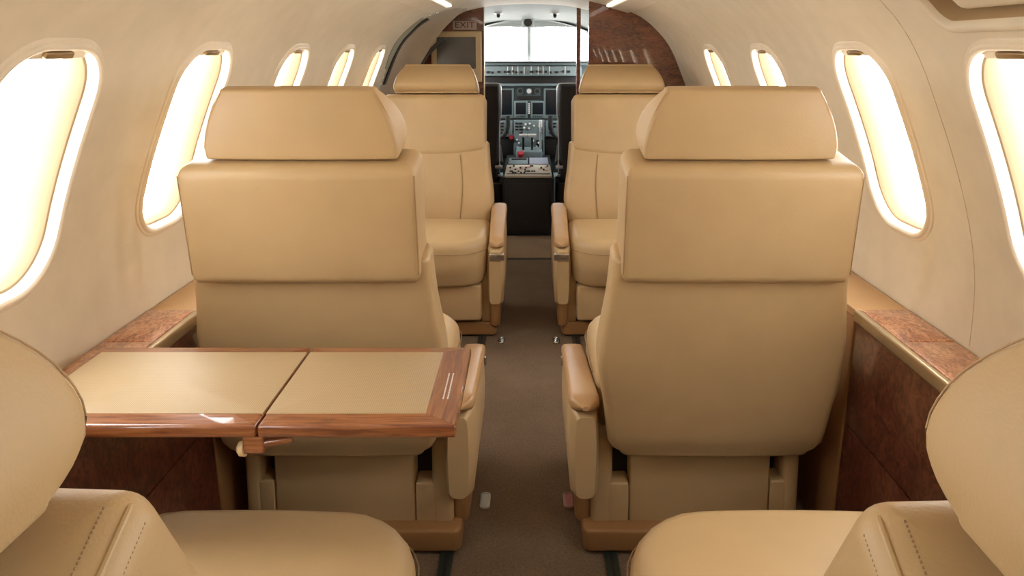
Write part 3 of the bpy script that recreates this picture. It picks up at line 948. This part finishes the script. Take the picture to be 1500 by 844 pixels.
for q in range(14):
    x = random.uniform(-.14, .13); y = random.choice((.12, .17, .225))
    obj('label_plate', BX(x - .010, x + .010, y - .006, y + .006, Z0, Z0 + .007, .002, .002, pfn2), M['orange_label'], tp)
obj('front_groove', BX(-.150, .140, .028, .040, Z0, Z0 + .007, .002, .002, pfn2), M['dark'], tp)
obj('radio_panel', BX(-.150, -.006, .305, .50, Z0 - .013, Z0 + .010, .004, .003, pfn2), M['panel_light'], pd)
obj('radio_panel', BX(.002, .140, .305, .50, Z0 - .013, Z0 + .010, .004, .003, pfn2), plain('lilac_grey_panel', (.30, .31, .36), .5), pd)
obj('card_slot', BX(-.13, -.02, .42, .44, Z0 + .005, Z0 + .016, .003, .002, pfn2), M['dark'], pd)
# throttle quadrant
obj('quadrant', BX(-.10, .10, .50, .66, Z0 - .01, Z0 + .05, .01, .008, pfn2), M['panel_light'], pd)
for x in (-.042, .022):
    bm = bmesh.new(); tube(bm, [(x, .56, Z0 + .06), (x, .52, Z0 + .20)], .008, 8)
    th_ = obj('throttle_lever', bm, M['dark'], pd)
    bm = bmesh.new(); tube(bm, [(x - .03, .515, Z0 + .205), (x + .03, .515, Z0 + .205)], .014, 10)
    obj('lever_grip', bm, M['silver'], th_)
bm = bmesh.new(); tube(bm, [(-.06, .50, Z0 + .055), (-.058, .48, Z0 + .085)], [.02, .02], 10)
obj('red_trim_knob', bm, M['red'], pd)
bm = bmesh.new(); tube(bm, [(.083, .60, Z0 + .06), (.083, .58, Z0 + .27)], .009, 8)
lv_ = obj('flap_lever', bm, M['silver'], pd)
bm = bmesh.new(); tube(bm, [(.083, .58, Z0 + .26), (.083, .575, Z0 + .31)], [.014, .012], 10)
obj('lever_knob', bm, M['white'], lv_)

# control yokes
for side, lab in ((-1, 'black control yoke left of the throttle quadrant'), (1, 'black control yoke right of the throttle quadrant')):
    yk = thing('control_yoke', lab, 'yoke', (side * .31, 5.36, .006), 0, 'control yokes')
    bm = bmesh.new(); tube(bm, [(0, .05, 0), (0, .03, .35), (0, .02, .56)], [.035, .03, .03], 10)
    obj('column', bm, M['black'], yk)
    bm = bmesh.new()
    tube(bm, catmull([(-.155, -.02, .74), (-.15, -.02, .64), (-.10, -.01, .575), (0, 0, .565), (.10, -.01, .575), (.15, -.02, .64), (.155, -.02, .74)], 5), .017, 10)
    obj('wheel', bm, M['black'], yk)
    bm = bmesh.new(); rbox(bm, -.045, .045, -.03, .03, .52, .60, .012, .01)
    obj('hub', bm, M['dark'], yk)

# pilot seats
for side, lab in ((-1, 'dark pilot seat back left of the centre pedestal'), (1, 'dark pilot seat back right of the centre pedestal')):
    st = thing('pilot_seat', lab, 'seat', (side * .425, 4.98, 0), 0, 'pilot seats')
    def m2(p): return (p[0] * side, p[1], p[2])
    lv = [(z, -.235 + dx, .235, -.05, .05, .03, 0, .012) for z, dx in ((.34, .03), (.45, .015), (.60, .01), (.75, .004), (.80, 0), (.97, 0))]
    bk_ = obj('backrest', loft(bmesh.new(), lv, m2, .02, .03), M['black'], st)
    bm = bmesh.new()
    tube(bm, catmull([(.2, -.058, 1.0), (0, -.058, 1.0), (-.205, -.058, 1.0), (-.232, -.056, .985), (-.238, -.055, .95), (-.238, -.055, .80), (-.228, -.055, .72), (-.226, -.055, .40)], 5), .004, 6, m2)
    obj('back_edging', bm, M['silver'], bk_)
    obj('seat_cushion', loft(bmesh.new(), [(.32, -.22, .22, -.02, .22, .05, 0, 0), (.40, -.22, .22, -.02, .22, .05, 0, 0)], m2, .02, .03, 0, .01), M['black'], st)
    bm = bmesh.new(); rbox(bm, -.244 * side, .22 * side, -.07, .20, .008, .33, .02, .01)
    obj('base_frame', bm, M['dark'], st)
    obj('floor_rail', BX(-.21 * side, -.17 * side, -.10, .50, .006, .035, .004, .003), M['panel_grey'], st)
    bm = bmesh.new(); tube(bm, catmull([(-.232, -.04, .46), (-.225, .05, .50), (-.215, .14, .53), (-.21, .22, .545)], 5), .018, 8, m2)
    arm_ = obj('armrest', bm, M['dark'], st)
    bm = bmesh.new(); tube(bm, [(-.228, -.05, .445), (-.205, .05, .48), (-.195, .20, .53)], .008, 8, m2)
    obj('lap_belt', bm, M['silver'], st)
    bm = bmesh.new(); rbox(bm, -.245 * side, -.195 * side, -.066, -.045, .425, .445, .004, .003)
    obj('belt_buckle', bm, M['silver'], st)
    bm = bmesh.new(); rbox(bm, -.235 * side, -.215 * side, -.06, -.045, .37, .385, .004, .003)
    obj('adjuster', bm, M['silver'], st)

# ------------------------------------------------------------------ world, portals, camera
w = bpy.data.worlds.new('overcast_sky'); SC.world = w; w.use_nodes = True
nt = w.node_tree; bg = nt.nodes['Background']
tc = nt.nodes.new('ShaderNodeTexCoord'); sx = nt.nodes.new('ShaderNodeSeparateXYZ')
nt.links.new(tc.outputs['Generated'], sx.inputs[0])
mr = nt.nodes.new('ShaderNodeMapRange'); mr.inputs['From Min'].default_value = -1; mr.inputs['From Max'].default_value = 1
nt.links.new(sx.outputs['Z'], mr.inputs['Value'])
rp = nt.nodes.new('ShaderNodeValToRGB')
rp.color_ramp.elements[0].position = .40; rp.color_ramp.elements[0].color = (.92, .90, .86, 1)
rp.color_ramp.elements[1].position = .60; rp.color_ramp.elements[1].color = (.78, .80, .82, 1)
nt.links.new(mr.outputs[0], rp.inputs[0]); nt.links.new(rp.outputs[0], bg.inputs['Color'])
bg.inputs['Strength'].default_value = 20.0
# portal over the windshield
li = bpy.data.lights.new('daylight_portal', 'AREA'); li.shape = 'RECTANGLE'; li.size = 1.5; li.size_y = .7; li.cycles.is_portal = True
lo = bpy.data.objects.new('daylight_portal', li); COL.objects.link(lo)
lo.location = (0, 6.32, 1.27); lo.rotation_euler = Vector((0, -1, 0)).to_track_quat('-Z', 'Z').to_euler()

F_PX, HOR, VPX, PITCH = 1080.0, 71.0, 775.0, math.radians(8)
cam = bpy.data.cameras.new('camera'); co = bpy.data.objects.new('camera', cam); COL.objects.link(co)
co.location = (0, 0, 1.23); co.rotation_euler = (PI / 2 - PITCH, 0, 0)
cam.sensor_fit = 'HORIZONTAL'; cam.sensor_width = 36; cam.lens = F_PX / 1500 * 36
cyp = HOR + F_PX * math.tan(PITCH)
cam.shift_x = (750 - VPX) / 1500; cam.shift_y = -(422 - cyp) / 1500
cam.clip_start = .02
SC.camera = co
vs = SC.view_settings
vs.view_transform = 'Standard'; vs.look = 'None'; vs.gamma = 1; vs.use_curve_mapping = False
vs.exposure = -0.5
cy = SC.cycles
cy.max_bounces = 16; cy.diffuse_bounces = 10; cy.glossy_bounces = 6; cy.transparent_max_bounces = 16
cy.use_denoising = True; cy.sample_clamp_indirect = 8
